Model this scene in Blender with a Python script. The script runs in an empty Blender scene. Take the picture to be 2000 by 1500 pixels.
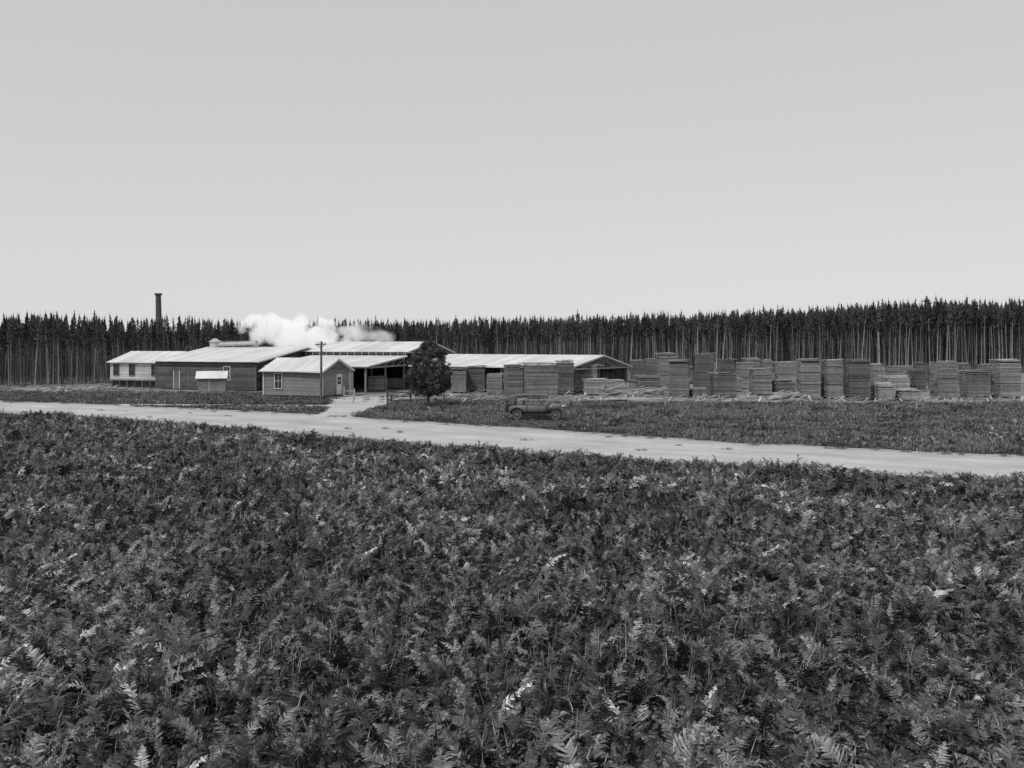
import bpy, math, random
from mathutils import Vector, Matrix, noise
random.seed(7)
R=random.random
def U(a,b): return a+(b-a)*R()
scene=bpy.context.scene

# ---------------------------------------------------------------- mesh helper
class MB:
    def __init__(s): s.v=[];s.f=[];s.m=[];s.sh=[]
    def face(s,pts,mi=0,sh=1.0):
        b=len(s.v); s.v.extend([tuple(p) for p in pts]); s.f.append(tuple(range(b,b+len(pts)))); s.m.append(mi); s.sh.append(sh)
    def hexa(s,p,mi=0,sh=1.0):
        b=len(s.v); s.v.extend([tuple(q) for q in p])
        for q in ((0,3,2,1),(4,5,6,7),(0,1,5,4),(1,2,6,5),(2,3,7,6),(3,0,4,7)):
            s.f.append(tuple(b+i for i in q)); s.m.append(mi); s.sh.append(sh)
    def box(s,x0,y0,z0,x1,y1,z1,mi=0,sh=1.0):
        s.hexa([(x0,y0,z0),(x1,y0,z0),(x1,y1,z0),(x0,y1,z0),(x0,y0,z1),(x1,y0,z1),(x1,y1,z1),(x0,y1,z1)],mi,sh)
    def beam(s,a,b,w,h,mi=0,sh=1.0):
        a=Vector(a);b=Vector(b);d=(b-a).normalized()
        up=Vector((0,0,1)) if abs(d.z)<.95 else Vector((0,1,0))
        r=d.cross(up).normalized(); u=r.cross(d)
        c=[]
        for p in (a,b):
            for i,j in ((-1,-1),(1,-1),(1,1),(-1,1)): c.append(p+r*w*.5*i+u*h*.5*j)
        s.hexa(c,mi,sh)
    def cyl(s,a,b,r0,r1,n=10,mi=0,sh=1.0,caps=True):
        a=Vector(a);b=Vector(b);d=(b-a).normalized()
        up=Vector((0,0,1)) if abs(d.z)<.95 else Vector((0,1,0))
        r=d.cross(up).normalized(); u=r.cross(d); B=len(s.v)
        for p,rr in ((a,r0),(b,r1)):
            for i in range(n):
                t=2*math.pi*i/n; s.v.append(tuple(p+r*rr*math.cos(t)+u*rr*math.sin(t)))
        for i in range(n):
            j=(i+1)%n; s.f.append((B+i,B+j,B+n+j,B+n+i)); s.m.append(mi); s.sh.append(sh)
        if caps:
            s.f.append(tuple(B+i for i in reversed(range(n)))); s.m.append(mi); s.sh.append(sh)
            s.f.append(tuple(B+n+i for i in range(n))); s.m.append(mi); s.sh.append(sh)
    def loft(s,rings,mi=0,sh=1.0,closed=True,caps=True):
        B=len(s.v); n=len(rings[0])
        for r in rings: s.v.extend([tuple(p) for p in r])
        for k in range(len(rings)-1):
            for i in range(n if closed else n-1):
                j=(i+1)%n
                s.f.append((B+k*n+i,B+k*n+j,B+(k+1)*n+j,B+(k+1)*n+i)); s.m.append(mi); s.sh.append(sh)
        if caps:
            s.f.append(tuple(B+i for i in reversed(range(n)))); s.m.append(mi); s.sh.append(sh)
            e=B+(len(rings)-1)*n
            s.f.append(tuple(e+i for i in range(n))); s.m.append(mi); s.sh.append(sh)
    def obj(s,name,mats,parent=None,loc=(0,0,0),rot=0,smooth=False,link=True):
        me=bpy.data.meshes.new(name); me.from_pydata(s.v,[],s.f); 
        for m in mats: me.materials.append(m)
        me.polygons.foreach_set('material_index',s.m)
        at=me.attributes.new('shade','FLOAT','FACE'); at.data.foreach_set('value',s.sh)
        if smooth: me.polygons.foreach_set('use_smooth',[True]*len(s.f))
        me.update()
        o=bpy.data.objects.new(name,me); o.location=loc; o.rotation_euler=(0,0,rot)
        if link: scene.collection.objects.link(o)
        if parent: o.parent=parent
        return o
def empty(name,loc,rot=0):
    o=bpy.data.objects.new(name,None); o.location=loc; o.rotation_euler=(0,0,rot); o.empty_display_size=.5
    scene.collection.objects.link(o); return o

# ---------------------------------------------------------------- materials (monochrome plate)
def mat(name,base,var=.25,scale=3.0,rough=.85,spec=.25,stretch=(1,1,1),rnd=0.0,var2=0.0,scale2=.3,metal=0.0,bump=0.0):
    m=bpy.data.materials.new(name); m.use_nodes=True; nt=m.node_tree; N=nt.nodes; L=nt.links
    b=N['Principled BSDF']; out=N['Material Output']
    b.inputs['Roughness'].default_value=rough; b.inputs['Specular IOR Level'].default_value=spec; b.inputs['Metallic'].default_value=metal
    def M(op,a,c):
        n=N.new('ShaderNodeMath'); n.operation=op
        for i,x in enumerate((a,c)):
            if isinstance(x,(int,float)): n.inputs[i].default_value=x
            else: L.new(x,n.inputs[i])
        return n.outputs[0]
    f=None
    if var:
        tc=N.new('ShaderNodeTexCoord'); mp=N.new('ShaderNodeMapping'); mp.inputs['Scale'].default_value=stretch
        L.new(tc.outputs['Object'],mp.inputs['Vector'])
        n1=N.new('ShaderNodeTexNoise'); n1.inputs['Scale'].default_value=scale; n1.inputs['Detail'].default_value=5; n1.inputs['Roughness'].default_value=.65
        L.new(mp.outputs[0],n1.inputs['Vector'])
        f=M('ADD',M('MULTIPLY',M('SUBTRACT',n1.outputs['Fac'],.5),var*4),1.0)
    if var2:
        n2=N.new('ShaderNodeTexNoise'); n2.inputs['Scale'].default_value=scale2; n2.inputs['Detail'].default_value=4
        L.new(tc.outputs['Object'],n2.inputs['Vector'])
        f=M('MULTIPLY',f,M('ADD',M('MULTIPLY',M('SUBTRACT',n2.outputs['Fac'],.5),var2*4),1.0))
    a=N.new('ShaderNodeAttribute'); a.attribute_name='shade'
    f=M('MULTIPLY',f,a.outputs['Fac']) if f is not None else a.outputs['Fac']
    if rnd:
        oi=N.new('ShaderNodeObjectInfo')
        f=M('MULTIPLY',f,M('ADD',M('MULTIPLY',oi.outputs['Random'],2*rnd),1-rnd))
    f=M('MAXIMUM',M('MULTIPLY',f,base),.004); f=M('MINIMUM',f,.9)
    L.new(f,b.inputs['Base Color'])
    if bump:
        bp=N.new('ShaderNodeBump'); bp.inputs['Strength'].default_value=bump; bp.inputs['Distance'].default_value=.05
        L.new(n1.outputs['Fac'],bp.inputs['Height']); L.new(bp.outputs[0],b.inputs['Normal'])
    return m
M_fern=mat('fern_frond',.105,var=0,rough=.42,spec=.5,rnd=.45)
M_grass=mat('rough_grass_blades',.15,var=0,rough=.6,spec=.3,rnd=.4)
M_soil=mat('grassy_soil',.03,var=.3,scale=4,var2=.3,scale2=.15)
M_road=mat('dirt_road',.46,var=.13,scale=2.5,var2=.16,scale2=.25,rough=.95,spec=.1,bump=.4)
M_yard=mat('yard_dirt',.22,var=.3,scale=2.0,var2=.4,scale2=.18,rough=.95,spec=.1)
M_roof=mat('corrugated_iron',.66,var=.12,scale=1.0,stretch=(3.0,.25,.25),rough=.55,spec=.3,var2=.12,scale2=.3)
M_old=mat('weathered_boards_dark',.10,var=.35,scale=2.0,stretch=(.5,.5,4),var2=.25,scale2=.4)
M_hut=mat('weatherboard',.21,var=.2,scale=1.5,stretch=(.6,.6,5),var2=.12,scale2=.7)
M_white=mat('whitewashed_boards',.50,var=.25,scale=2.5,stretch=(.7,.7,2),var2=.2,scale2=.8)
M_trim=mat('painted_trim',.62,var=.1)
M_post=mat('rough_post',.16,var=.3,scale=3,stretch=(3,3,.6))
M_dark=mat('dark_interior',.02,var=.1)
M_glass=mat('window_glass',.03,var=.1,rough=.12,spec=.6)
M_lum=mat('sawn_timber',.20,var=.3,scale=3.0,stretch=(.8,.8,1.5),var2=.25,scale2=.6)
M_bark=mat('pine_bark',.19,var=0,rnd=.6)
M_needle=mat('pine_needles',.06,var=0,rnd=.45,rough=.7)
M_needle2=mat('garden_pine_needles',.085,var=0,rough=.6)
M_iron=mat('rusty_iron',.09,var=.2,scale=2)
M_galv=mat('galvanised_duct',.45,var=.2,scale=2)

# ---------------------------------------------------------------- camera: raised vantage, rising-front lens
EYE=5.5; F=1800.0
cam=bpy.data.cameras.new('Camera'); co=bpy.data.objects.new('Camera',cam); scene.collection.objects.link(co)
co.location=(0,0,EYE); co.rotation_euler=(math.radians(90),0,0)
cam.sensor_width=36; cam.lens=36*F/2000; cam.shift_y=-78/2000; cam.clip_end=6000; cam.clip_start=.1
scene.camera=co
def bx(px,Y): return (px-1000)/F*Y      # east offset for a surveyed bearing at northing Y

# ---------------------------------------------------------------- world & sun
SE=math.radians(52); SA=math.radians(215)
w=bpy.data.worlds.new('World'); scene.world=w; w.use_nodes=True; nt=w.node_tree
bg=nt.nodes['Background']; sky=nt.nodes.new('ShaderNodeTexSky'); sky.sky_type='NISHITA'; sky.sun_disc=False
sky.sun_elevation=SE; sky.sun_rotation=SA; sky.dust_density=.6; sky.air_density=1.0
bw=nt.nodes.new('ShaderNodeRGBToBW'); pw=nt.nodes.new('ShaderNodeMath'); pw.operation='POWER'; pw.inputs[1].default_value=.2
ml=nt.nodes.new('ShaderNodeMath'); ml.operation='MULTIPLY'; ml.inputs[1].default_value=4.85
nt.links.new(sky.outputs[0],bw.inputs[0]); nt.links.new(bw.outputs[0],pw.inputs[0]); nt.links.new(pw.outputs[0],ml.inputs[0]); nt.links.new(ml.outputs[0],bg.inputs[0])
bg.inputs[1].default_value=.1
sd=bpy.data.lights.new('sun','SUN'); so=bpy.data.objects.new('sun',sd); scene.collection.objects.link(so)
sd.energy=2.0; sd.angle=math.radians(6); sd.color=(1,.995,.985)
dirv=Vector((math.sin(SA)*math.cos(SE),math.cos(SA)*math.cos(SE),math.sin(SE)))
so.rotation_euler=(-dirv).to_track_quat('-Z','Y').to_euler(); so.location=dirv*60
scene.view_settings.view_transform='Standard'; scene.view_settings.look='None'; scene.view_settings.exposure=0

# ---------------------------------------------------------------- ground
def interp(x,pts):
    if x<=pts[0][0]: return pts[0][1]
    for (a,b),(c,d) in zip(pts,pts[1:]):
        if x<=c: return b+(d-b)*(x-a)/(c-a)
    return pts[-1][1]
UP=[(-120,125),(-70,97),(-41.6,86.1),(-21,75.6),(-11.5,69.2),(-3.5,63.5),(3.3,58.6),(11.6,52.1),(21.2,47.1),(45,37),(120,10)]
LO=[(-120,108),(-70,84),(-33.7,69.6),(-20.5,61.4),(-12.2,54.7),(-4.1,49.5),(2.55,45.9),(7.1,42.4),(12.8,40.8),(17.4,38.0),(45,27),(120,0)]
def nz(x,y,s,o=0): return noise.noise(Vector((x*s,y*s,o)))
def rup(x): return interp(x,UP)+1.1*nz(x,0,.35,3)+.5*nz(x,0,1.3,5)
def rlo(x): return interp(x,LO)+.9*nz(x,0,.4,9)+.4*nz(x,0,1.5,2)
g=MB(); g.face([(-3000,-200,0),(3000,-200,0),(3000,4000,0),(-3000,4000,0)]); g.obj('ground',[M_soil])
r=MB(); xs=[-110+i*.5 for i in range(440)]
for a,b in zip(xs,xs[1:]):
    la,lb,ua,ub=rlo(a),rlo(b),rup(a),rup(b)
    fr=[0,.1,.2,.26,.32,.42,.5,.56,.65,.75,.88,1]; tone=[.72,.92,1.08,.86,1.06,.96,1.06,.84,1.08,1.02,.9,.7]
    for k in range(11):
        s=(tone[k]+tone[k+1])/2*(1+.14*nz(a,k*3.0,.3,2))
        r.face([(a,la+(ua-la)*fr[k],.008),(b,lb+(ub-lb)*fr[k],.008),(b,lb+(ub-lb)*fr[k+1],.008),(a,la+(ua-la)*fr[k+1],.008)],0,s)
r.obj('dirt_road',[M_road])
def ent(y): 
    t=(y-66)/(90-66); c=-13.2-.8*t; return c-(1.6+2.2*t*t)+.5*nz(y,0,.5,1), c+(1.2+2.6*t*t)+.5*nz(y,0,.5,4)
t=MB(); ys=[66+i*.6 for i in range(52)]
for a,b in zip(ys,ys[1:]):
    l0,r0=ent(a); l1,r1=ent(b); t.face([(l0,a,.012),(r0,a,.012),(r1,b,.012),(l1,b,.012)])
t.obj('entrance_track',[M_road])
def trk(x): return 81.5+.25*(-x-12)*.35+.5*nz(x,0,.3,8)
t=MB(); xs=[-36+i*.5 for i in range(50)]
for a,b in zip(xs,xs[1:]):
    t.face([(a,trk(a)-1.1,.016),(b,trk(b)-1.1,.016),(b,trk(b)+1.0,.016),(a,trk(a)+1.0,.016)])
t.obj('side_track',[M_road])
def ylo(x): return interp(x,[(-80,106),(-30,101),(-18,92),(-6,90),(-2,89),(8,86.5),(60,85),(100,85)])+1.0*nz(x,0,.3,6)
y=MB(); xs=[-90+i*1.0 for i in range(200)]
for a,b in zip(xs,xs[1:]): y.face([(a,ylo(a),.004),(b,ylo(b),.004),(b,175,.004),(a,175,.004)])
y.obj('yard_dirt',[M_yard])

# ---------------------------------------------------------------- ferns
def frond(mb,base,az,L,lean,e0,e1,sh,n=20,simple=False):
    d=Vector((math.cos(az),math.sin(az),0)); side=Vector((-math.sin(az),math.cos(az),0)); p=Vector(base)
    roll=U(-.8,.8); bend=U(-.6,.6)
    el=math.radians(e0); pts=[p.copy()]; el1=math.radians(e1); dirs=[]
    for i in range(n):
        f=i/(n-1); e=el+(el1-el)*(f**lean); dr=(d+side*bend*f)*math.cos(e)+Vector((0,0,1))*math.sin(e); dr.normalize(); dirs.append(dr); p=p+dr*(L/n); pts.append(p.copy())
    stp=max(2,n//4)
    for i in range(0,n,stp):
        a=pts[i]; b=pts[min(i+stp,n)]; w_=.006
        mb.face([a-side*w_,a+side*w_,b+side*w_*.6,b-side*w_*.6],0,sh*1.2)
    st=n//5; droop=U(.1,.8); wd=U(.2,.34); asym=U(.75,1.25)
    for i in range(st,n):
        s=(i-st)/(n-st); dr=dirs[i]; up=side.cross(dr)*-1
        if up.z<0: up=-up
        rl=roll+U(-.3,.3); sd_=(side*math.cos(rl)+up*math.sin(rl))
        for sg in (-1,1):
            if R()<.05: continue
            pl=(L*wd*(1-s)**.8*(0.7+.3*min(1,s*5))+.015)*U(.7,1.2)*(asym if sg>0 else 1/asym)
            o=pts[i]; pd=(sd_*sg*.85+dr*U(.3,.9)+up*U(-.5,.3)).normalized()
            q=(dr-pd*dr.dot(pd)).normalized(); hw=(L/n)*U(.36,.58); ss=sh*U(.5,1.35)
            if simple:
                mb.face([o,o+pd*pl*.5-q*hw,o+pd*pl-up*.3*droop*pl,o+pd*pl*.5+q*hw],0,ss)
            else:
                c1=o+pd*pl*.55-up*.05*droop*pl; c2=o+pd*pl*.95-up*.5*droop*pl
                mb.face([o-q*hw*.6,c1-q*hw*.8,c1+q*hw*.9,o+q*hw*.8],0,ss)
                mb.face([c1-q*hw*.8,c2,c1+q*hw*.9],0,ss*1.1)
def blades(mb,n,h,mi=0,lo=.7,hi=2.5,w0=.006,sp=.25):
    for i in range(n):
        a=U(0,6.28); b=Vector((U(-sp,sp),U(-sp,sp),0)); d=Vector((math.cos(a),math.sin(a),0)); s=Vector((-d.y,d.x,0))*w0; H=h*U(.5,1.1); o=U(.1,.6)*H; sh=U(lo,hi)
        m=b+d*o*.35+Vector((0,0,H*.6)); e=b+d*o+Vector((0,0,H*U(.7,1)))
        mb.face([b-s,b+s,m+s,m-s],mi,sh); mb.face([m-s,m+s,e],mi,sh*1.1)
ferns=bpy.data.collections.new('fern_plants'); NV=18
ferns_s=bpy.data.collections.new('small_fern_plants')
for coll,simple in ((ferns,False),(ferns_s,True)):
    for k in range(NV):
        mb=MB(); nf=random.randint(9,13); a0=U(0,6.28); br=.6 if k<7 else (1.0 if k<13 else 1.55)
        for i in range(nf):
            q=R(); sh=(U(1.8,3.2) if q<.13 else (U(.8,1.5) if q<.45 else U(.25,.8)))*br
            low=R()<.35
            frond(mb,(U(-.25,.25),U(-.25,.25),0),a0+i*6.28/nf+U(-.7,.7),U(.45,.7) if low else U(.55,1.0),U(.6,1.2) if low else U(.7,2.4),U(35,60) if low else U(55,88),U(-40,10) if low else U(-65,55),sh*(.7 if low else 1),n=(11 if simple else 20),simple=simple)
        blades(mb,9,.75,lo=.6,hi=2.8)
        coll.objects.link(mb.obj('fern_plant',[M_fern],link=False))
tufts=bpy.data.collections.new('grass_tufts')
for k in range(8):
    mb=MB(); blades(mb,60,.38,lo=.4,hi=1.7,w0=.011,sp=.4)
    for i in range(2): frond(mb,(U(-.2,.2),U(-.2,.2),0),U(0,6.28),U(.3,.5),1.2,70,U(-30,40),U(.3,.9),n=9,simple=True)
    tufts.objects.link(mb.obj('grass_tuft',[M_grass],link=False))
def inst_nodes(name,coll):
    ng=bpy.data.node_groups.new(name,'GeometryNodeTree')
    ng.interface.new_socket('Geometry',in_out='INPUT',socket_type='NodeSocketGeometry'); ng.interface.new_socket('Geometry',in_out='OUTPUT',socket_type='NodeSocketGeometry')
    N=ng.nodes;L=ng.links
    gi=N.new('NodeGroupInput');go=N.new('NodeGroupOutput');ip=N.new('GeometryNodeInstanceOnPoints');ci=N.new('GeometryNodeCollectionInfo')
    ci.inputs[0].default_value=coll; ci.inputs['Separate Children'].default_value=True; ci.inputs['Reset Children'].default_value=True
    def na(n,ty):
        x=N.new('GeometryNodeInputNamedAttribute'); x.data_type=ty; x.inputs['Name'].default_value=n; return x.outputs[0]
    L.new(gi.outputs[0],ip.inputs['Points']); L.new(ci.outputs[0],ip.inputs['Instance']); ip.inputs['Pick Instance'].default_value=True
    L.new(na('idx','INT'),ip.inputs['Instance Index']); L.new(na('rot','FLOAT_VECTOR'),ip.inputs['Rotation']); L.new(na('scl','FLOAT_VECTOR'),ip.inputs['Scale'])
    L.new(ip.outputs[0],go.inputs[0]); return ng
def scatter(name,coll,pts):
    me=bpy.data.meshes.new(name); me.from_pydata([p[0] for p in pts],[],[])
    a=me.attributes.new('idx','INT','POINT'); a.data.foreach_set('value',[p[3] for p in pts])
    a=me.attributes.new('rot','FLOAT_VECTOR','POINT'); a.data.foreach_set('vector',[c for p in pts for c in p[1]])
    a=me.attributes.new('scl','FLOAT_VECTOR','POINT'); a.data.foreach_set('vector',[c for p in pts for c in p[2]])
    o=bpy.data.objects.new(name,me); scene.collection.objects.link(o)
    md=o.modifiers.new('instances','NODES'); md.node_group=inst_nodes(name+'_nodes',coll); return o
CARX,CARY=bx(1051,67.3),67.3
pts=[]; pts2=[]; gp=[]
def addf(x,y,s):
    v=1.3*nz(x,y,.16,31)+1.0*nz(x,y,.6,33)+U(-.3,.3); k=min(NV-1,max(0,int((v*.8+.5)*NV)))
    (pts if y<28 else pts2).append(((x,y,-.02),(U(-.2,.2),U(-.2,.2),U(0,6.28)),(s*U(.9,1.2),s*U(.9,1.2),s*U(.65,1.2)),k))
def addg(x,y,s): gp.append(((x,y,-.01),(U(-.1,.1),U(-.1,.1),U(0,6.28)),(s*1.3,s*1.3,s*U(.6,1.2)),random.randrange(8)))
yy=8.0
while yy<112:
    st=.48 if yy<28 else .54
    xm=.64*yy+3; x=-xm
    while x<xm:
        px_=x+U(-.25,.25); py_=yy+U(-.25,.25); x+=st
        lo=rlo(px_); up=rup(px_); n=nz(px_,py_,.22,0); n2=nz(px_,py_,.7,7)
        if py_<lo:
            edge=min(1,(lo-py_)/3.0)
            if edge<1 and R()<.2: continue
            addf(px_,py_,(.82+.35*n+.32*n2)*(.5+.5*edge))
        elif py_>up and py_<ylo(px_)+ (3 if abs(px_)>18 and px_<0 else 0):
            e=ent(py_)
            if 64<py_<98 and e[0]<px_<e[1]: continue
            if -36<px_<-12 and abs(py_-trk(px_))<1.1: continue
            ed=min(1,(py_-up)/2.5); ed2=min(1,(ylo(px_)-py_+4)/6) if px_>0 else 1
            if px_>-10.5:
                near=abs(px_-CARX)<3.2 and CARY-7<py_<CARY+1.5
                if near:
                    if not(abs(px_-CARX)<2.4 and abs(py_-CARY)<1.1): addg(px_,py_,.4)
                    continue
                if nz(px_,py_,.3,12)+.5*nz(px_,py_,1.1,5)<.02: addg(px_,py_,U(.5,1.0)*ed2); addg(px_+U(-.3,.3),py_+U(-.3,.3),U(.5,1.0)*ed2)
                else: addf(px_,py_,(.48+.25*n+.15*n2)*(.6+.4*ed)*ed2)
            else:
                if R()<.25: addg(px_,py_,.8)
                addf(px_,py_,(.42+.22*n+.12*n2)*(.6+.4*ed)*(.75 if py_>92 else 1))
        elif lo<py_<up:
            m=min(py_-lo,up-py_)
            if (m<1.2 and R()<.3) or R()<.008: addg(px_,py_,U(.3,.6))
    yy+=st
for i in range(2600):
    x=U(-65,70); y_=U(86,140)
    if nz(x,y_,.15,3)>-.05: addg(x,y_,U(.3,.8))
scatter('bracken_ferns',ferns,pts); scatter('low_bracken_ferns',ferns_s,pts2); scatter('rough_grass',tufts,gp)
print('ferns',len(pts),len(pts2),len(gp))

# ---------------------------------------------------------------- pine forest
trees=bpy.data.collections.new('forest_trees')
def conifer(seed,hi):
    random.seed(seed); mb=MB(); H=12.0; lx=U(-.6,.6); ly=U(-.3,.3)
    def ax(z): t=z/H; return Vector((lx*t*t,ly*t*t,z))
    zs=[0,3,6,9,H]; ts=U(.5,1.8)*(1.25 if hi else .75)
    for a,b in zip(zs,zs[1:]): mb.cyl(ax(a),ax(b),.10*(1-a/H*.8),.10*(1-b/H*.8),5,0,ts,caps=False)
    cb=H*(U(.62,.82) if hi else U(.42,.68)); z=cb; full=U(.7,1.2)
    while z<H:
        t=(z-cb)/(H-cb); rad=(U(.45,1.0)*(1-t)**.8+.07)*full
        nb=random.randint(1,3) if t<.3 else random.randint(3,5); a0=U(0,6.28)
        for i in range(nb):
            a=a0+i*6.28/nb+U(-.4,.4); c=ax(min(z,H)); d=Vector((math.cos(a),math.sin(a),U(-.1,.9))); rr=rad*U(.4,1.35)
            s=Vector((-math.sin(a),math.cos(a),0)); e=c+d*rr; w_=.17*rr+.035
            mb.face([c,c+d*rr*.55+s*w_+Vector((0,0,-.06)),e,c+d*rr*.5-s*w_+Vector((0,0,-.08))],1,U(.3,1.9))
            mb.face([c+Vector((0,0,.06)),c+d*rr*.6+Vector((0,0,.16)),e+Vector((0,0,.12)),c+d*rr*.5+Vector((0,0,-.12))],1,U(.3,1.7))
        z+=.24*(1-t*.35)*U(.7,1.4)
    mb.cyl(ax(H),ax(H)+Vector((0,0,U(.3,.8))),.04,.01,4,1,1,caps=False)
    for i in range(70):
        z=U(1.0,cb+1); a=U(0,6.28); c=ax(z); l=U(.3,1.0); e=c+Vector((math.cos(a)*l,math.sin(a)*l,U(-.25,.4)*l)); 
        mb.beam(c,e,.022,.022,0,U(.15,.7))
    return mb.obj('pine_tree_variant',[M_bark,M_needle],link=False)
for k in range(18): trees.objects.link(conifer(100+k,k>=9))
random.seed(21)
FL=[(-160,100),(-100,112),(-62,120),(-45,150),(-34.8,165),(23,210),(105,235),(200,262),(300,300)]
def fh(x): return interp(x,[(-160,9.3),(-60,9.2),(-45,9.1),(-34,9.3),(0,10.6),(23,11.6),(60,12.8),(105,15.7),(300,19)])
tp=[]
x=-150
while x<230:
    for k in range(20):
        X=x+U(-.9,.9); Y=interp(X,FL)+k*1.8+U(-1,1)+2*nz(x,0,.12,4)
        q=R(); s=fh(X)/12*(1+.09*nz(X,Y,.12,2))*(U(.94,1.05) if q<.55 else (U(1.04,1.12) if q<.62 else U(.7,.95))); ws=s*U(.85,1.2)
        ph=min(.85,max(.1,(X+40)/90)); idx=random.randrange(9)+(9 if R()<ph else 0)
        tp.append(((X,Y,0),(U(-.045,.045),U(-.045,.045),U(0,6.28)),(ws,ws,s),idx))
    x+=1.2 if x<0 else 1.4
scatter('pine_forest',trees,tp)
fm=MB(); cols=[-170+i*1.2 for i in range(360)]; 
rings=[]
for X in cols:
    Y=interp(X,FL)+38; h=fh(X)*.8; ring=[]
    for j,(dy,hh) in enumerate(((0,0),(1,.45),(2,.85),(4,1.0),(30,1.0),(60,.95),(61,0))):
        ring.append((X,Y+dy+U(-.5,.5),h*hh*(1+(U(-.1,.1) if hh else 0))))
    rings.append(ring)
fm.loft(rings,0,.8,closed=False,caps=False); fm.obj('forest_background',[M_needle])

# ---------------------------------------------------------------- building helpers (local: x -L..0, y 0..W)
def siding(mb,p0,p1,z0,z1,out,clip=None,step=.18,mi=0,shv=.15):
    p0=Vector(p0);p1=Vector(p1);out=Vector(out);z=z0
    while z<z1-.01:
        zt=min(z+step,z1); a,b=(0,1) if clip is None else clip(z); c,d=(0,1) if clip is None else clip(zt)
        if b-a<=0.001: break
        if d<c: c=d=.5
        A=p0.lerp(p1,a);B=p0.lerp(p1,b);C=p0.lerp(p1,d);D=p0.lerp(p1,c); s=U(1-shv,1+shv)
        mb.face([A+out*.03+Vector((0,0,z)),B+out*.03+Vector((0,0,z)),C+Vector((0,0,zt)),D+Vector((0,0,zt))],mi,s)
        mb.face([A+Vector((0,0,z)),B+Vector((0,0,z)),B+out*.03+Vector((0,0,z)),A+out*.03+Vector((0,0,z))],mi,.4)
        z=zt
def vboards(mb,p0,p1,z0,z1,out,w=.2,mi=0,shv=.3):
    p0=Vector(p0);p1=Vector(p1);L=(p1-p0).length;d=(p1-p0)/L;n=max(1,int(L/w));out=Vector(out)
    for i in range(n):
        a=p0+d*(i*L/n+.01);b=p0+d*((i+1)*L/n-.01); t=out*U(.015,.035)
        zt=z1+U(-.03,.0)
        mb.hexa([a+Vector((0,0,z0)),b+Vector((0,0,z0)),b+t+Vector((0,0,z0)),a+t+Vector((0,0,z0)),a+Vector((0,0,zt)),b+Vector((0,0,zt)),b+t+Vector((0,0,zt)),a+t+Vector((0,0,zt))],mi,U(1-shv,1+shv))
def slab(mb,x0,x1,y0,z0,y1,z1,t=.06,mi=0,sheet=.8):
    n=max(1,int(abs(x1-x0)/sheet)); dx=(x1-x0)/n
    for i in range(n):
        a=x0+i*dx;b=a+dx; lift=.008*(i%2); s=U(.86,1.08)
        mb.hexa([(a,y0,z0-t+lift),(b,y0,z0-t+lift),(b,y1,z1-t+lift),(a,y1,z1-t+lift),(a,y0,z0+lift),(b,y0,z0+lift),(b,y1,z1+lift),(a,y1,z1+lift)],mi,s)
def window(mb,x0,x1,z0,z1,y=0,nx=2,nz_=3,axis='x',sgn=-1):
    def bxx(a0,a1,zz0,zz1,o0,o1,mi):
        if axis=='x': mb.box(a0,min(y+sgn*o0,y+sgn*o1),zz0,a1,max(y+sgn*o0,y+sgn*o1),zz1,mi)
        else: mb.box(min(y+sgn*o0,y+sgn*o1),a0,zz0,max(y+sgn*o0,y+sgn*o1),a1,zz1,mi)
    bxx(x0,x1,z0,z1,.0,.04,1)
    f=.08
    bxx(x0-f,x0,z0-f,z1+f,.0,.07,0);bxx(x1,x1+f,z0-f,z1+f,.0,.07,0);bxx(x0,x1,z1,z1+f,.0,.072,0);bxx(x0-f*.2,x1+f*.2,z0-f,z0,.0,.1,0)
    for i in range(1,nx): c=x0+(x1-x0)*i/nx; bxx(c-.02,c+.02,z0,z1,.041,.058,0)
    for i in range(1,nz_): c=z0+(z1-z0)*i/nz_; bxx(x0,x1,c-.02,c+.02,.041,.061,0)
TH=math.radians(20)

# ---- sawmill (big left building with wing)
E=empty('sawmill_building',(-29.9,107.6,0),-TH); L_,W_=14.4,20.0; ze,zr=3.5,5.1
mb=MB()
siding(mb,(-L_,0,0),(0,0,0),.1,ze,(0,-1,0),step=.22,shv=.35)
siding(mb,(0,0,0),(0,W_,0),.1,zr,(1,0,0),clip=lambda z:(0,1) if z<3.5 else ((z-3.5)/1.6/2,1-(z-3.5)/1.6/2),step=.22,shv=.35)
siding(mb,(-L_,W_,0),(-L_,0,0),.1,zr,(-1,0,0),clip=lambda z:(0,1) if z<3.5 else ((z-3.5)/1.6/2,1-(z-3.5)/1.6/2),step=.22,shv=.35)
siding(mb,(0,W_,0),(-L_,W_,0),.1,ze,(0,1,0),step=.22)
for x in (-L_-.03,-L_*.66,-L_*.33,.03): mb.box(x-.07,-.07,0,x+.07,-.02,ze-.1,0,1.3)
mb.obj('walls',[M_old],E)
mb=MB(); slab(mb,-L_-.4,.6,-.5,ze-.06,W_/2,zr+.03); slab(mb,-L_-.4,.6,W_+.5,ze-.06,W_/2,zr+.03); mb.obj('roof',[M_roof],E)
mb=MB(); mb.beam((.62,-.5,ze-.12),(.62,W_/2,zr-.06),.05,.16); mb.beam((.62,W_+.5,ze-.12),(.62,W_/2,zr-.06),.05,.16); mb.obj('barge_boards',[M_trim],E)
mb=MB(); window(mb,-4.4,-3.6,1.3,2.8,-.03); mb.obj('window',[M_trim,M_glass],E)
mb=MB(); mb.box(-11.7,-.06,.1,-10.9,-.032,2.2,0,1.6); mb.box(-11.78,-.09,.1,-11.7,-.0,2.28,1);mb.box(-10.9,-.09,.1,-10.82,-.0,2.28,1); mb.obj('door',[M_old,M_trim],E)
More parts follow.
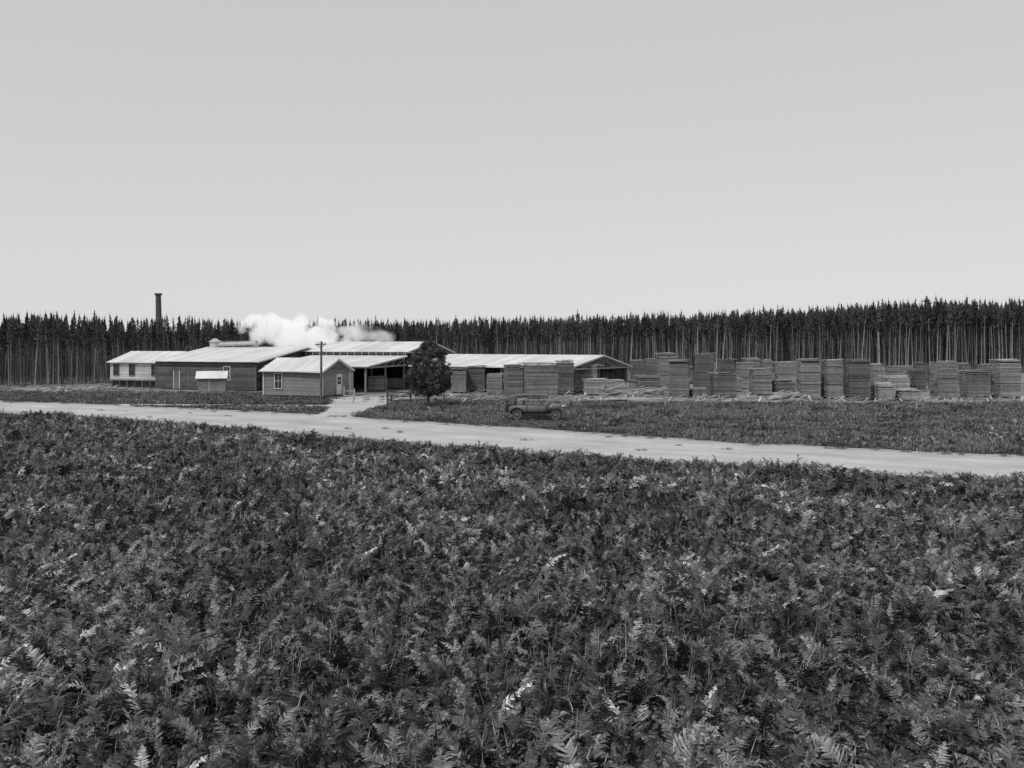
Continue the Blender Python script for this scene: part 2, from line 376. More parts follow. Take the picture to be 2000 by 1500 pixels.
mb=MB(); mb.box(.035,1.2,.1,.07,3.6,2.8,0,1); mb.box(.035,7,.1,.07,10,3.0,0,1); mb.box(.07,1.1,2.8,.12,3.7,2.95,1); mb.box(.07,1.05,.1,.12,1.2,2.8,1);mb.box(.07,3.6,.1,.12,3.75,2.8,1); mb.obj('open_doorways',[M_dark,M_hut],E)
mb=MB(); x1=-L_-.05;x0=-L_-9.0
siding(mb,(x0,2,0),(x1,2,0),1.0,3.25,(0,-1,0),step=.2,shv=.2)
siding(mb,(x0,10,0),(x0,2,0),1.0,4.5,(-1,0,0),clip=lambda z:(0,1) if z<3.25 else ((z-3.25)/1.25/2,1-(z-3.25)/1.25/2))
mb.obj('wing_walls',[M_white],E)
mb=MB(); slab(mb,x0-.3,x1-.3,1.6,3.2,6,4.58); slab(mb,x0-.3,x1-.3,10.4,3.2,6,4.58); mb.obj('wing_roof',[M_roof],E)
mb=MB()
for i in range(8):
    for yy in (2.1,6,9.9): mb.box(x0+.1+i*1.2,yy,0,x0+.28+i*1.2,yy+.18,.84,0,1.0)
mb.box(x0,2.05,.85,x1,2.2,.998,0,2); vboards(mb,(x0,2.6,0),(x1,2.6,0),0,.95,(0,-1,0),mi=0,shv=.4); mb.obj('wing_stumps',[M_old],E)
mb=MB(); 
for c in (-L_-2.0,-L_-5.5,-L_-8.0): window(mb,c-.4,c+.4,1.6,2.9,1.97,2,2)
mb.obj('wing_windows',[M_post,M_glass],E)
mb=MB(); vx,vy=-13.2,9.6
mb.cyl((vx,vy,4.7),(vx,vy,5.75),.68,.68,16);mb.cyl((vx,vy,5.75),(vx,vy,5.85),.8,.8,16);mb.cyl((vx,vy,5.85),(vx,vy,6.25),.75,.15,16)
mb.cyl((vx+.6,vy,5.45),(vx+6.6,vy-.4,5.62),.27,.24,14)
mb.cyl((vx+6.5,vy-.4,5.62),(vx+6.8,vy-.4,5.66),.33,.33,14)
for k in (1.4,3,4.6,6.2): mb.beam((vx+k,vy-.2,4.9),(vx+k,vy-.2,5.35),.06,.06); mb.beam((vx+k,vy+.3,4.9),(vx+k-.3,vy-.2,5.9),.05,.05)
mb.beam((vx+.6,vy-.2,5.85),(vx+6.2,vy-.4,5.9),.04,.04)
mb.obj('vent_and_duct',[M_galv],E,smooth=False)

# ---- chimney
mb=MB(); Yc=150; Xc=bx(312,Yc)
for i in range(12):
    z0=i*1.13; z1=z0+1.13; r0=.56-.012*i; r1=.56-.012*(i+1)
    mb.cyl((Xc-.02*i,Yc,z0),(Xc-.02*(i+1),Yc,z1),r0,r1,18,0,U(.85,1.15),caps=False)
    mb.cyl((Xc-.02*(i+1),Yc,z1-.05),(Xc-.02*(i+1),Yc,z1+.05),r1+.03,r1+.03,18,0,1)
mb.cyl((Xc-.24,Yc,13.45),(Xc-.24,Yc,13.75),.56,.62,18,0,1); 
for a in (0,2.1,4.2): mb.beam((Xc-.2,Yc,10.5),(Xc+8*math.cos(a+.6),Yc+8*math.sin(a+.6),0),.025,.025,0,1)
mb.obj('boiler_chimney',[M_iron],smooth=False)

# ---- central timber shed
E=empty('timber_shed',(-16.3,103,0),-TH)
mb=MB(); slab(mb,-13,.45,-.45,3.05,9.5,4.12); mb.obj('lean_to_roof',[M_roof],E)
mb=MB(); slab(mb,-14.7,.7,9.0,4.6,16,5.82); slab(mb,-14.7,.7,23,4.4,16,5.82); mb.obj('upper_roof',[M_roof],E)
mb=MB(); vboards(mb,(-13,0,0),(-1.6,0,0),.05,3.0,(0,-1,0),w=.22,shv=.35); mb.obj('front_wall',[M_hut],E)
mb=MB(); siding(mb,(-14,9.5,0),(0,9.5,0),4.15,4.6,(0,-1,0),step=.15)
for i in range(15): mb.box(-13.9+i,9.4,4.14,-13.8+i,9.46,4.58,1,1)
vboards(mb,(-13,22.4,0),(0,22.4,0),0,4.3,(0,-1,0),shv=.3); vboards(mb,(-13,0,0),(-13,22,0),0,3.1,(-1,0,0),shv=.3)
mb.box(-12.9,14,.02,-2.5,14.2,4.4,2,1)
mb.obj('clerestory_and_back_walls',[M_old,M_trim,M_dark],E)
mb=MB()
for yy,zz in ((0.08,3.0),(4.7,3.5),(9.5,4.55),(16,5.6),(22.4,4.4)):
    for xx in (-.1,-4.5,-9):
        mb.box(xx-.1,yy-.1,0,xx+.1,yy+.1,zz-.05,0,1.2)
def lz(y): return 3.05+(y+.45)/9.95*1.07-.16
for x in (0.0,.3):
    mb.beam((x,0,2.85),(x,9.4,2.95),.06,.16,0,1.6); mb.beam((x,-.4,lz(-.4)),(x,9.4,lz(9.4)),.06,.14,0,1.8)
    mb.beam((x,9.5,4.45),(x,22.4,4.4),.06,.16,0,1.8); mb.beam((x,9.2,4.5),(x,16,5.65),.06,.14,0,2); mb.beam((x,22.8,4.3),(x,16,5.65),.06,.14,0,2)
    for k in range(1,5): 
        y1=k*1.8; mb.beam((x,y1,2.9),(x,y1+1.5,lz(y1+1.5)-.05),.05,.08,0,1.5)
    for k in (11.5,13.7,16,18.3,20.5):
        zt=5.6-abs(k-16)*.18; mb.beam((x,k,4.45),(x,k,zt),.05,.09,0,1.7)
    for k,s in ((11.5,1),(13.7,1),(18.3,-1),(20.5,-1)):
        mb.beam((x,k,4.45),(x,k+2.2*s,5.6-abs(k+2.2*s-16)*.18),.05,.08,0,1.5)
for yy in (0.08,4.7,9.5,22.4): mb.beam((-13,yy,2.85 if yy<9 else 4.4),(0,yy,2.85 if yy<9 else 4.4),.1,.18,0,1.2)
mb.obj('posts_and_trusses',[M_post],E)
mb=MB(); mb.beam((.5,-.45,3.0),(.5,9.3,4.05),.04,.14);mb.beam((.75,9.0,4.55),(.75,16,5.77),.04,.16);mb.beam((.75,23,4.35),(.75,16,5.77),.04,.16);mb.beam((-13,-.47,2.98),(.45,-.47,2.98),.03,.1);mb.obj('fascia',[M_trim],E)

# ---- long drying shed on the right
T2=math.radians(30)
E=empty('drying_shed',(6.1,101,0),-T2); L2=21.3
mb=MB(); slab(mb,-L2,.5,-.4,2.93,8.6,4.22); slab(mb,-L2,.5,17,2.75,8.6,4.22); mb.obj('roof',[M_roof],E)
mb=MB()
for i in range(6):
    xx=-.2-i*4.1
    for yy,zz in ((0,2.85),(8.6,4.05),(16.5,2.7)): mb.box(xx-.09,yy-.09,0,xx+.09,yy+.09,zz,0,1)
    mb.beam((xx,0,2.75),(xx,16.5,2.65),.08,.16)
for x in (.1,.4):
    mb.beam((x,-.3,2.78),(x,8.6,4.08),.06,.14,0,2.2);mb.beam((x,16.9,2.62),(x,8.6,4.08),.06,.14,0,2.2);mb.beam((x,0,2.72),(x,16.5,2.62),.06,.14,0,2)
    for k in (3,6,8.6,11.5,14): mb.beam((x,k,2.75),(x,k,4.05-abs(k-8.6)*.16),.05,.08,0,1.8)
    for k,s in ((3,2.8),(6,2.6),(11.5,-2.9),(14,-2.5)): mb.beam((x,k,2.75),(x,k+s,4.05-abs(k+s-8.6)*.16),.05,.07,0,1.8)
mb.obj('posts_and_trusses',[M_post],E)
mb=MB(); mb.beam((.55,-.4,2.86),(.55,8.6,4.15),.04,.15);mb.beam((.55,17,2.68),(.55,8.6,4.15),.04,.15);mb.beam((-L2,-.43,2.86),(.5,-.43,2.86),.03,.1);mb.obj('fascia',[M_trim],E)
mb=MB(); vboards(mb,(-L2,16.6,0),(0,16.6,0),0,2.65,(0,-1,0)); vboards(mb,(-L2,0,0),(-L2,16.5,0),0,2.7,(-1,0,0)); mb.obj('back_walls',[M_old],E)

# ---- weatherboard hut
E=empty('weatherboard_hut',(-19.3,93.4,0),-TH); L_,W_,ze,zr=6.9,5.5,2.85,3.95
cl=lambda z:(0,1) if z<2.85 else ((z-2.85)/1.1/2,1-(z-2.85)/1.1/2)
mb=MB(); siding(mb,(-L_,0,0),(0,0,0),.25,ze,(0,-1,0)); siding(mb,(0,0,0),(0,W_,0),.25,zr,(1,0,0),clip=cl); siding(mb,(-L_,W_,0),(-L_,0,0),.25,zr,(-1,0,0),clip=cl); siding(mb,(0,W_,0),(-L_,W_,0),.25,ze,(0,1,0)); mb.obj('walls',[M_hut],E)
mb=MB(); mb.box(-L_+.05,.05,0,-.05,W_-.05,.25,0,.8)
for x in (-L_,-L_/2,0): mb.box(x-.1,-.02,0,x+.1,.15,.25,0,1)
mb.obj('stumps',[M_old],E)
mb=MB(); slab(mb,-L_-.35,.4,-.4,ze-.12,W_/2,zr+.04,t=.05); slab(mb,-L_-.35,.4,W_+.4,ze-.12,W_/2,zr+.04,t=.05); mb.cyl((-L_-.35,W_/2,zr+.05),(.4,W_/2,zr+.05),.07,.07,6);mb.obj('roof',[M_roof],E)
mb=MB()
for x in (-L_-.02,.02): 
    for yy in (-.02,W_+.02): mb.box(x-.06,yy-.06,.2,x+.06,yy+.06,ze-.02)
mb.beam((.42,-.42,ze-.18),(.42,W_/2,zr-.02),.04,.18);mb.beam((.42,W_+.42,ze-.18),(.42,W_/2,zr-.02),.04,.18)
mb.beam((-L_-.35,-.43,ze-.16),(.4,-.43,ze-.16),.05,.1)
mb.obj('trim',[M_trim],E)
mb=MB(); mb.box(.06,1.2,ze-.03,.1,4.3,ze+.05);
for k in range(7): mb.box(.06,1.3+k*.46,ze+.05,.1,1.4+k*.46,ze+.05+.32*(1-abs(k-3)/3.2)+.1)
mb.obj('gable_lattice',[M_post],E)
mb=MB(); window(mb,-5.5,-4.7,.95,2.45,-.03,2,2); mb.obj('front_window',[M_trim,M_glass],E)
mb=MB(); mb.box(.03,2.9,.25,.08,3.75,2.25,0); mb.box(.03,2.8,.25,.11,2.9,2.35,0);mb.box(.03,3.75,.25,.11,3.85,2.35,0);mb.box(.03,2.9,2.25,.11,3.75,2.35,0)
for i in range(2):
    for j in range(2): mb.box(.08,3.0+i*.36,1.3+j*.42,.095,3.28+i*.36,1.64+j*.42,1)
mb.box(.1,2.7,0,1.0,3.95,.22,2)
mb.obj('door',[M_trim,M_glass,M_post],E)
mb=MB(); mb.cyl((-2.4,-.47,ze-.2),(.3,-.47,ze-.26),.05,.05,6); mb.cyl((.2,-.1,.2),(.2,-.1,ze-.3),.035,.035,6); mb.obj('gutter',[M_galv],E)

# ---- small hut
E=empty('small_hut',(bx(386,103),103,0),math.radians(14)); L_,W_,ze,zr=3.0,2.4,1.75,2.4
cl2=lambda z:(0,1) if z<1.75 else ((z-1.75)/.65/2,1-(z-1.75)/.65/2)
mb=MB(); siding(mb,(0,0,0),(L_,0,0),.05,ze,(0,-1,0)); siding(mb,(0,W_,0),(0,0,0),.05,zr,(-1,0,0),clip=cl2); siding(mb,(L_,0,0),(L_,W_,0),.05,zr,(1,0,0),clip=cl2); siding(mb,(L_,W_,0),(0,W_,0),.05,ze,(0,1,0)); mb.obj('walls',[M_hut],E)
mb=MB(); slab(mb,-.25,L_+.2,-.25,ze-.08,W_/2,zr+.04,t=.05); slab(mb,-.25,L_+.2,W_+.25,ze-.08,W_/2,zr+.04,t=.05); mb.obj('roof',[M_roof],E)
mb=MB(); mb.box(-.09,.8,.9,-.03,1.5,1.5,1); mb.box(-.1,.72,.82,-.05,.8,1.58,0);mb.box(-.1,1.5,.82,-.05,1.58,1.58,0);mb.box(1.2,-.06,.05,1.26,-.0,1.7,0); mb.obj('window',[M_trim,M_dark],E)

# ---------------------------------------------------------------- utility pole
Y=84;X=bx(627,Y); mb=MB()
mb.cyl((X,Y,0),(X+.03,Y,5.75),.13,.09,10,0,.6); mb.beam((X-.5,Y-.1,5.45),(X+.5,Y-.1,5.5),.09,.1,0,.7)
for k in (-.42,-.2,.2,.42): mb.cyl((X+k,Y-.1,5.5),(X+k,Y-.1,5.68),.035,.045,8,1,1)
mb.beam((X-.35,Y-.12,5.45),(X,Y-.12,5.05),.03,.04,0,.7);mb.beam((X+.35,Y-.12,5.45),(X,Y-.12,5.05),.03,.04,0,.7)
mb.obj('utility_pole',[M_post,M_trim])

# ---------------------------------------------------------------- lone pine tree
random.seed(5)
Y=80.5;X=bx(837,Y); mb=MB()
mb.cyl((0,0,0),(-.06,0,1.6),.15,.12,8,0,.6,caps=False); mb.cyl((-.06,0,1.6),(.1,0,5.0),.12,.03,8,0,.6,caps=False)
def crad(z,a):
    t=min(1,max(0,(z-.95)/4.75)); base=math.sin(math.pi*min(1,t*.92+.12))**.55 if t<.42 else math.cos((t-.42)/.58*math.pi/2)**.6
    return 1.78*base*(1+.2*nz(math.cos(a)*1.3,math.sin(a)*1.3,1.0,z*.9))
cl=[]
for i in range(620):
    z=U(1.0,5.6); a=U(0,6.28); rr=crad(z,a); f=U(.4,1.0)**.5*U(.85,1.15); cl.append(Vector((.05+rr*f*math.cos(a),rr*f*math.sin(a),z)))
for c in cl:
    if R()<.3: mb.beam((.05,0,max(.9,c.z-.7)),c,.03,.03,0,.6)
    cs=U(.16,.32); sh=U(.35,2.1); outw=Vector((c.x,c.y,.5)).normalized()
    for k in range(64):
        d=Vector((U(-1,1),U(-1,1),U(-.7,1)))
        if d.length<.2: continue
        d=(d.normalized()+outw*.4).normalized(); o=c+d*cs*U(.1,.6); s=d.cross(Vector((U(-1,1),U(-1,1),U(-1,1)))).normalized()*.022
        mb.face([o-s,o+s,o+d*U(.12,.24)],1,sh*U(.6,1.5))
mb.obj('pine_tree',[M_bark,M_needle2],loc=(X,Y,0))

# ---------------------------------------------------------------- lumber stacks
random.seed(11)
def stack(px0,px1,top,Y,d=2.3,rot=None,lean=0,tone=1.0):
    x0=bx(px0,Y);x1=bx(px1,Y); z1=EYE-(top-672)*Y/F; w_=(x1-x0)
    rot=U(-5,3) if rot is None else rot; rr=math.radians(rot)
    bear=abs((x0+x1)/2/Y)
    w2=max(1.2,w_-d*bear*.45-abs(math.sin(rr))*.3*d-.05); mb=MB(); z=.15
    for xx in (-w2/2+.2,0,w2/2-.2): mb.box(xx-.1,-d/2,0,xx+.1,d/2,.149,0,.5)
    mb.box(-w2/2+.08,-d/2+.08,.15,w2/2-.08,d/2-.08,z1-.15,1,1)
    lay=.1; th=U(.078,.09); ragged=U(.01,.03); br=U(1.2,2.2); zc=z
    while z<z1:
        t=z/max(.1,z1); drift=.015*nz(z,px0,.8,3); lx=lean*t
        gap=0
        if z-zc>br: gap=.05; zc=z; br=U(1.0,2.2)      # bearers between lifts
        z+=gap
        nb=5; s=U(.8,1.2)*tone
        for k in range(nb):
            yA=-d/2+k*d/nb+.008+U(-.02,.015); yB=-d/2+(k+1)*d/nb-.01
            if z>z1-.25 and R()<.35: continue
            xa=-w2/2+lx+drift+U(-ragged,ragged); xb=w2/2+lx+drift+U(-ragged,ragged)
            if R()<.02: xb+=U(.06,.2)
            if R()<.02: xa-=U(.06,.2)
            mb.box(xa,yA,z,xb,yB,z+th,0,s*U(.65,1.35))
        for k in range(3):
            xs_=-w2/2+.12+k*(w2-.24)/2+lx; mb.box(xs_-.06,-d/2-.012,z+th+.001,xs_+.06,d/2,z+lay-.001,0,1.1*tone)
        z+=lay
    for k in range(random.randint(2,7)):
        a=U(-.3,.3); xx=U(-w2/4,w2/4)+lean; yy=U(-d/3,d/3); l=w2*U(.35,.6); mb.beam((xx-l*math.cos(a),yy-l*math.sin(a),z+.05),(xx+l*math.cos(a),yy+l*math.sin(a),z+U(.04,.16)),.15,.04,0,U(1.2,2.2)*tone)
    return mb.obj('lumber_stack',[M_lum,M_dark],loc=((x0+x1)/2,Y+d/2,0),rot=rr)
S=[(985,1020,715,93.5),(1022,1088,711,92.5),(1088,1120,708,99),(1122,1168,714,105),(1140,1182,742,99),(914,948,717,105),(880,912,722,103),(950,982,733,101),
(1178,1222,744,104),(1287,1326,691,109),(1308,1354,706,95.5),(1354,1398,693,101),(1232,1260,705,122),(1262,1286,702,128),(1245,1292,737,101),(1393,1442,731,93.5),(1406,1438,703,118),
(1443,1473,709,112),(1456,1488,702,124),(1490,1512,703,122),(1470,1511,723,98.5),(1514,1557,746,98),(1518,1558,708,120),(1563,1608,704,91.7),(1613,1651,706,91.7),(1657,1707,706,89.5),
(1704,1734,713,112),(1712,1754,753,89.5),(1759,1810,764,88.5),(1732,1782,737,104),(1784,1812,723,106),(1352,1390,761,95),(1532,1560,711,132),(1738,1770,716,135),(1590,1624,713,120),(1640,1672,716,116),
(1328,1358,718,126),(1364,1400,711,130),(1830,1878,708,92),(1888,1940,726,95),(1950,2002,704,93),(1824,1850,716,112),(1872,1900,711,120),(1920,1950,714,124),(2030,2080,708,92),(1230,1262,745,112),
(1202,1230,714,134),(1422,1452,742,106),(1768,1794,716,128),(1385,1410,720,138),(1480,1506,718,140),(1796,1816,710,122),(1440,1462,716,136)]
for i,a in enumerate(S):
    kw={}
    if a[0]==1308: kw=dict(rot=-12,lean=-.1)
    if a[0]==1354: kw=dict(rot=-14,lean=.3)
    if a[0] in (985,1022,1088): kw=dict(rot=10)
    stack(*a,tone=U(.62,1.35)*(1.3 if a[2]>735 else 1),**kw)
for px0,px1,top,Y in ((718,752,738,107),(755,786,742,113),(840,868,735,108),(1000,1040,735,112),(1120,1150,732,116)): stack(px0,px1,top,Y,tone=1.3)
mb=MB()
for i in range(34):
    x=bx(U(1185,1275),87.5); y_=U(86,89.5); a=U(-.12,.12)-.05; l=U(2,4.2)
    mb.beam((x-l/2*math.cos(a),y_-l/2*math.sin(a),.08+.06*(i%5)),(x+l/2*math.cos(a),y_+l/2*math.sin(a),.08+.06*(i%5)),.18,.05,0,U(1.3,2.8))
mb.obj('loose_planks',[M_lum])
mb=MB()
for i in range(80):
    x=bx(U(1178,1300),100)+U(-.5,.5); y_=U(94,104); a=U(-.5,.7); l=U(1.5,3.5)
    mb.beam((x-l/2*math.cos(a),y_-l/2*math.sin(a),U(.05,.7)),(x+l/2*math.cos(a),y_+l/2*math.sin(a),U(.1,1.3)),.15,.05,0,U(.8,2.5))
for i in range(40):
    x=bx(U(1512,1562),93); y_=U(91,95); a=U(-.5,.5); l=U(1.2,2.5)
    mb.beam((x-l/2*math.cos(a),y_-l/2*math.sin(a),U(.05,.6)),(x+l/2*math.cos(a),y_+l/2*math.sin(a),U(.1,1.0)),.15,.05,0,U(.8,2.8))
mb.obj('slab_heap',[M_lum])
mb=MB()
for i in range(620):
    x=U(-12,60); y_=U(86.5,125)if R()<.5 else U(86.5,94); a=U(-1.5,1.5); l=U(.4,2.4)
    mb.beam((x-l/2*math.cos(a),y_-l/2*math.sin(a),.04),(x+l/2*math.cos(a),y_+l/2*math.sin(a),U(.05,.5)),.12,.04,0,U(.8,2.8))
mb.obj('timber_offcuts',[M_lum])
mb=MB()
for i in range(70):
    x=bx(U(125,215),108)+U(-.3,.3); y_=U(104,112); a=U(-1.5,1.5); l=U(.4,1.6)
    mb.beam((x-l/2*math.cos(a),y_-l/2*math.sin(a),U(.02,.3)),(x+l/2*math.cos(a),y_+l/2*math.sin(a),U(.05,.6)),.16,.08,0,U(1,2.6))
mb.obj('firewood_pile',[M_lum])

# ---------------------------------------------------------------- gate, fence, posts
mb=MB(); Y=84.5; xa=bx(757,Y); xb=bx(802,Y)
for x,h in ((xa,1.25),(xa+.35,.9),(xb,1.15)): mb.box(x-.09,Y-.09,0,x+.09,Y+.09,h,0,.5)
for z in (.35,.75,1.1): mb.beam((xa,Y-.12,z+.02),(xb,Y-.12,z-.05),.04,.11,0,.5)
mb.beam((xa,Y-.16,.35),(xb,Y-.16,1.05),.03,.09,0,.5)
mb.obj('timber_gate',[M_post])
mb=MB(); Y=91; xa=bx(672,Y); xb=bx(692,Y)
for x,h in ((xa,1.3),(xb,1.1)): mb.box(x-.06,Y-.06,0,x+.06,Y+.06,h,0,2)
mb.beam((xa,Y,.9),(xb,Y,.85),.04,.08,0,2);mb.beam((xa,Y,.45),(xb,Y,.42),.04,.08,0,2)
mb.obj('picket_fence',[M_post])
mb=MB()
for px,Y,h in ((812,84,.9),(868,84.5,1.1),(1128,80,.8),(1176,86,.9),(1300,79,.8),(1432,77,1.0),(1620,78,1.1),(1790,76,1.0),(690,86,.8)):
    x=bx(px,Y); mb.cyl((x,Y,0),(x+U(-.05,.05),Y,h),.07,.06,7,0,U(.8,2.4))
mb.obj('fence_posts',[M_post])
mb=MB(); Y=91.5; x=bx(975,Y); n=20
for i in range(n):
    a=2*math.pi*i/n;b=2*math.pi*(i+1)/n
    mb.beam((.5*math.cos(a),0,.52+.5*math.sin(a)),(.5*math.cos(b),0,.52+.5*math.sin(b)),.06,.07)
for i in range(10):
    a=2*math.pi*i/10; mb.beam((0,0,.52),(.48*math.cos(a),0,.52+.48*math.sin(a)),.035,.035)
mb.cyl((0,-.12,.52),(0,.12,.52),.09,.09,10); mb.obj('cart_wheel',[M_post],loc=(x,Y,0))

# ---------------------------------------------------------------- touring car
M_body=mat('car_paint',.15,var=.08,rough=.3,spec=.5); M_blk=mat('black_enamel',.02,var=.05,rough=.25,spec=.5); M_tyre=mat('tyre',.05,var=.1,rough=.8)
M_hood=mat('canvas_hood',.12,var=.12,rough=.9); M_chr=mat('nickel',.55,var=.05,rough=.2,metal=1.0); M_leath=mat('leather',.04,rough=.5)
CE=empty('touring_car',(CARX,CARY,0),math.radians(-4)); CE.scale=(1.07,1.07,1.04)
def ring(x,hw,z0,z1,n=20,p=4.0):
    o=[];cz=(z0+z1)/2;hz=(z1-z0)/2
    for i in range(n):
        a=2*math.pi*i/n;c=math.cos(a);s=math.sin(a)
        o.append((x,hw*math.copysign(abs(c)**(2/p),c),cz+hz*math.copysign(abs(s)**(2/p),s)))
    return o
mb=MB(); mb.loft([ring(x,hw,a,b) for x,hw,a,b in ((-2.0,.50,.62,.92),(-1.93,.60,.55,1.05),(-1.7,.70,.5,1.12),(-1.0,.76,.47,1.13),(-.2,.76,.47,1.12),(.35,.70,.48,1.13),(.62,.58,.5,1.15))]); 
mb.loft([ring(x,hw,a,b,p=3) for x,hw,a,b in ((.62,.50,.5,1.14),(1.1,.41,.52,1.11),(1.58,.33,.54,1.07))])
mb.obj('body',[M_body],CE,smooth=True)
mb=MB()
for x in (-1.45,-.75,-.72,.05): 
    for s in (-1,1): mb.box(x-.008,s*.765-.006,.52,x+.008,s*.765+.006,1.08)
for i in range(12):
    for s in (-1,1):
        x=.8+i*.055; hw=.47-.17*(x-.62)/1.0; mb.box(x,s*hw-.012,.68,x+.02,s*hw+.012,.95)
mb.beam((-2.0,-.765,1.09),(.5,-.72,1.09),.02,.03); mb.beam((-2.0,.765,1.09),(.5,.72,1.09),.02,.03)
mb.obj('door_lines_and_louvres',[M_blk],CE)
mb=MB(); mb.box(1.58,-.33,.5,1.66,.33,1.12,0); mb.box(1.66,-.27,.56,1.67,.27,1.04,1); mb.cyl((1.62,0,1.12),(1.62,0,1.2),.04,.03,8)
for s in (-1,1):
    mb.cyl((1.62,s*.42,.93),(1.82,s*.42,.93),.06,.13,14,0); mb.cyl((1.82,s*.42,.93),(1.84,s*.42,.93),.13,.12,14,0)
mb.beam((1.7,-.45,.78),(1.7,.45,.78),.03,.03)
mb.beam((2.08,-.75,.5),(2.08,.75,.5),.03,.06); mb.beam((2.08,-.75,.58),(2.08,.75,.58),.03,.05)
for s in (-1,1): mb.beam((1.6,s*.3,.5),(2.08,s*.3,.54),.04,.05)
mb.obj('radiator_lamps_bumper',[M_chr,M_blk],CE)
mb=MB()
for s in (-1,1):
    for cx,r_,pts_ in ((1.22,.5,[(-25+i*15) for i in range(13)]),(-1.4,.5,[(10+i*15) for i in range(12)])):
        rg=[]
        for a in pts_:
            a=math.radians(a); X=cx+r_*math.cos(a)*1.05; Z=.38+r_*math.sin(a)*.96
            if cx>0 and a>math.radians(100): X=cx+ -r_*1.05*abs(math.cos(a))*1.5; Z=max(.36,Z)
            rg.append([(X,s*.52,Z-.02),(X,s*.60,Z+.03),(X,s*.72,Z+.03),(X,s*.80,Z-.03),(X,s*.80,Z-.06),(X,s*.52,Z-.06)])
        mb.loft(rg,0,1)
    mb.box(-.95,s*.66-.14,.33,.6,s*.66+.14,.37); mb.box(-.95,s*.62-.1,.371,.55,s*.62+.02,.5)
mb.box(-1.9,-.4,.42,1.6,.4,.53); mb.obj('fenders_and_running_boards',[M_blk],CE,smooth=False)
mb=MB()
def wheel(x,y,z,axis='y'):
    def P(r_,a,o): return (x+r_*math.cos(a),y+o,z+r_*math.sin(a)) if axis=='y' else (x+o,y+r_*math.cos(a),z+r_*math.sin(a))
    n=28; rings=[]
    for i in range(n+1):
        a=2*math.pi*i/n; rings.append([P(.33+.055*math.cos(b),a,.06*math.sin(b)) for b in [2*math.pi*j/8 for j in range(8)]])
    mb.loft(rings,0,1,caps=False)
    rings=[]
    for i in range(n+1):
        a=2*math.pi*i/n; rings.append([P(r_,a,o) for r_,o in ((.285,-.045),(.285,.045),(.25,.045),(.25,-.045))])
    mb.loft(rings,1,1,caps=False)
    for i in range(16):
        a=2*math.pi*i/16; mb.beam(P(.04,a,0),P(.26,a,.0),.02,.02,1)
    p=P(0,0,-.08);q=P(0,0,.08); mb.cyl(p,q,.075,.075,12,2)
for x in (1.22,-1.4):
    for s in (-1,1): wheel(x,s*.68,.385)
wheel(-2.12,0,.85,'x')
mb.obj('wheels',[M_tyre,mat('wheel_paint',.22,rough=.4),M_chr],CE,smooth=False)
mb=MB()
def arch2(x,z,hw,th):
    up=[(x,hw*k,z-.09*abs(k)**3) for k in [i/6-1 for i in range(13)]]
    return up+[(p[0],p[1]*.99,p[2]-th) for p in reversed(up)]
mb.loft([arch2(x,z,hw,.05) for x,z,hw in ((-1.95,1.55,.66),(-1.85,1.68,.70),(-1.4,1.80,.72),(-.6,1.84,.72),(.1,1.83,.71),(.55,1.78,.68),(.72,1.74,.66))])
mb.face([(-1.95,-.66,1.5),(-1.95,.66,1.5),(-2.02,.58,1.05),(-2.02,-.58,1.05)])
for s in (-1,1):
    mb.face([(-1.95,s*.66,1.5),(-2.02,s*.58,1.05),(-1.6,s*.72,1.1),(-1.45,s*.715,1.68)])
    mb.face([(-1.9,s*.70,1.62),(.7,s*.67,1.66),(.7,s*.67,1.56),(-1.9,s*.70,1.5)])
mb.obj('canvas_top',[M_hood],CE)
mb=MB()
for s in (-1,1):
    mb.beam((.58,s*.62,1.12),(.70,s*.62,1.72),.035,.035); mb.beam((-.5,s*.70,1.1),(-.45,s*.70,1.72),.03,.03); mb.beam((-1.3,s*.71,1.1),(-.5,s*.70,1.72),.02,.03)
mb.beam((.7,-.62,1.7),(.7,.62,1.7),.03,.03);mb.beam((.59,-.62,1.14),(.59,.62,1.14),.03,.03)
mb.obj('windscreen_frame',[M_chr],CE)
mb=MB(); mb.box(.28,-.6,1.0,.36,.6,1.15);
for x in (-.35,-1.45): mb.box(x-.55,-.58,.9,x-.02,.58,1.0); mb.hexa([(x-.62,-.6,1.0),(x-.48,-.6,1.0),(x-.48,.6,1.0),(x-.62,.6,1.0),(x-.72,-.58,1.36),(x-.62,-.58,1.36),(x-.62,.58,1.36),(x-.72,.58,1.36)])
for i in range(14):
    a=2*math.pi*i/14;b=2*math.pi*(i+1)/14; mb.beam((.12-.1*math.sin(a),-.3+.2*math.cos(a),1.28+.17*math.sin(a)),(.12-.1*math.sin(b),-.3+.2*math.cos(b),1.28+.17*math.sin(b)),.02,.02)
mb.obj('seats_and_steering_wheel',[M_leath],CE)

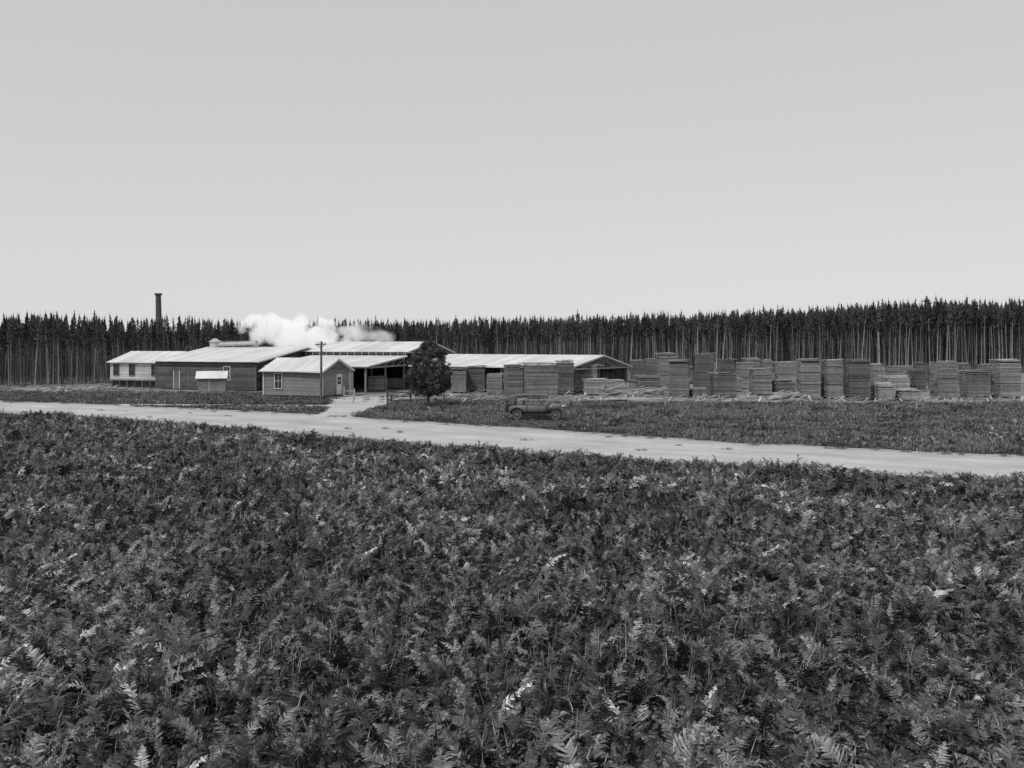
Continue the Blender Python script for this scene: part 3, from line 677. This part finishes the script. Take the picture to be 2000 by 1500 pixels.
# ---------------------------------------------------------------- steam
def steam(name,loc,size,dens,seed,rot=0,glow=.5,off=-.35):
    bpy.ops.mesh.primitive_ico_sphere_add(subdivisions=3,radius=1); o=bpy.context.object; o.name=name; o.location=loc; o.scale=size; o.rotation_euler=(0,rot,0)
    m=bpy.data.materials.new(name); m.use_nodes=True; nt=m.node_tree;N=nt.nodes;L=nt.links; N.remove(N['Principled BSDF'])
    pv=N.new('ShaderNodeVolumePrincipled'); pv.inputs['Color'].default_value=(.98,.98,.98,1); L.new(pv.outputs[0],N['Material Output'].inputs['Volume'])
    tc=N.new('ShaderNodeTexCoord'); ln=N.new('ShaderNodeVectorMath'); ln.operation='LENGTH'; L.new(tc.outputs['Object'],ln.inputs[0])
    mp=N.new('ShaderNodeMapping'); mp.inputs['Scale'].default_value=(size[0]*.42,size[1]*.42,size[2]*.42); mp.inputs['Location'].default_value=(seed,seed,0); L.new(tc.outputs['Object'],mp.inputs[0])
    nz_=N.new('ShaderNodeTexNoise'); nz_.inputs['Scale'].default_value=1.0; nz_.inputs['Detail'].default_value=4; L.new(mp.outputs[0],nz_.inputs['Vector'])
    def M(op,a,c):
        n=N.new('ShaderNodeMath'); n.operation=op
        for i,x in enumerate((a,c)):
            if isinstance(x,(int,float)): n.inputs[i].default_value=x
            else: L.new(x,n.inputs[i])
        return n.outputs[0]
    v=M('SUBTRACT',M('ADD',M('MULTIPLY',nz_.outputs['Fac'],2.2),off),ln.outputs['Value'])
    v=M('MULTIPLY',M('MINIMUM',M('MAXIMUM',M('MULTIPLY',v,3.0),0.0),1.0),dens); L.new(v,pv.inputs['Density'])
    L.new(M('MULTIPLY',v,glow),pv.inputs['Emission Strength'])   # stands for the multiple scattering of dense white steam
    o.data.materials.append(m); return o
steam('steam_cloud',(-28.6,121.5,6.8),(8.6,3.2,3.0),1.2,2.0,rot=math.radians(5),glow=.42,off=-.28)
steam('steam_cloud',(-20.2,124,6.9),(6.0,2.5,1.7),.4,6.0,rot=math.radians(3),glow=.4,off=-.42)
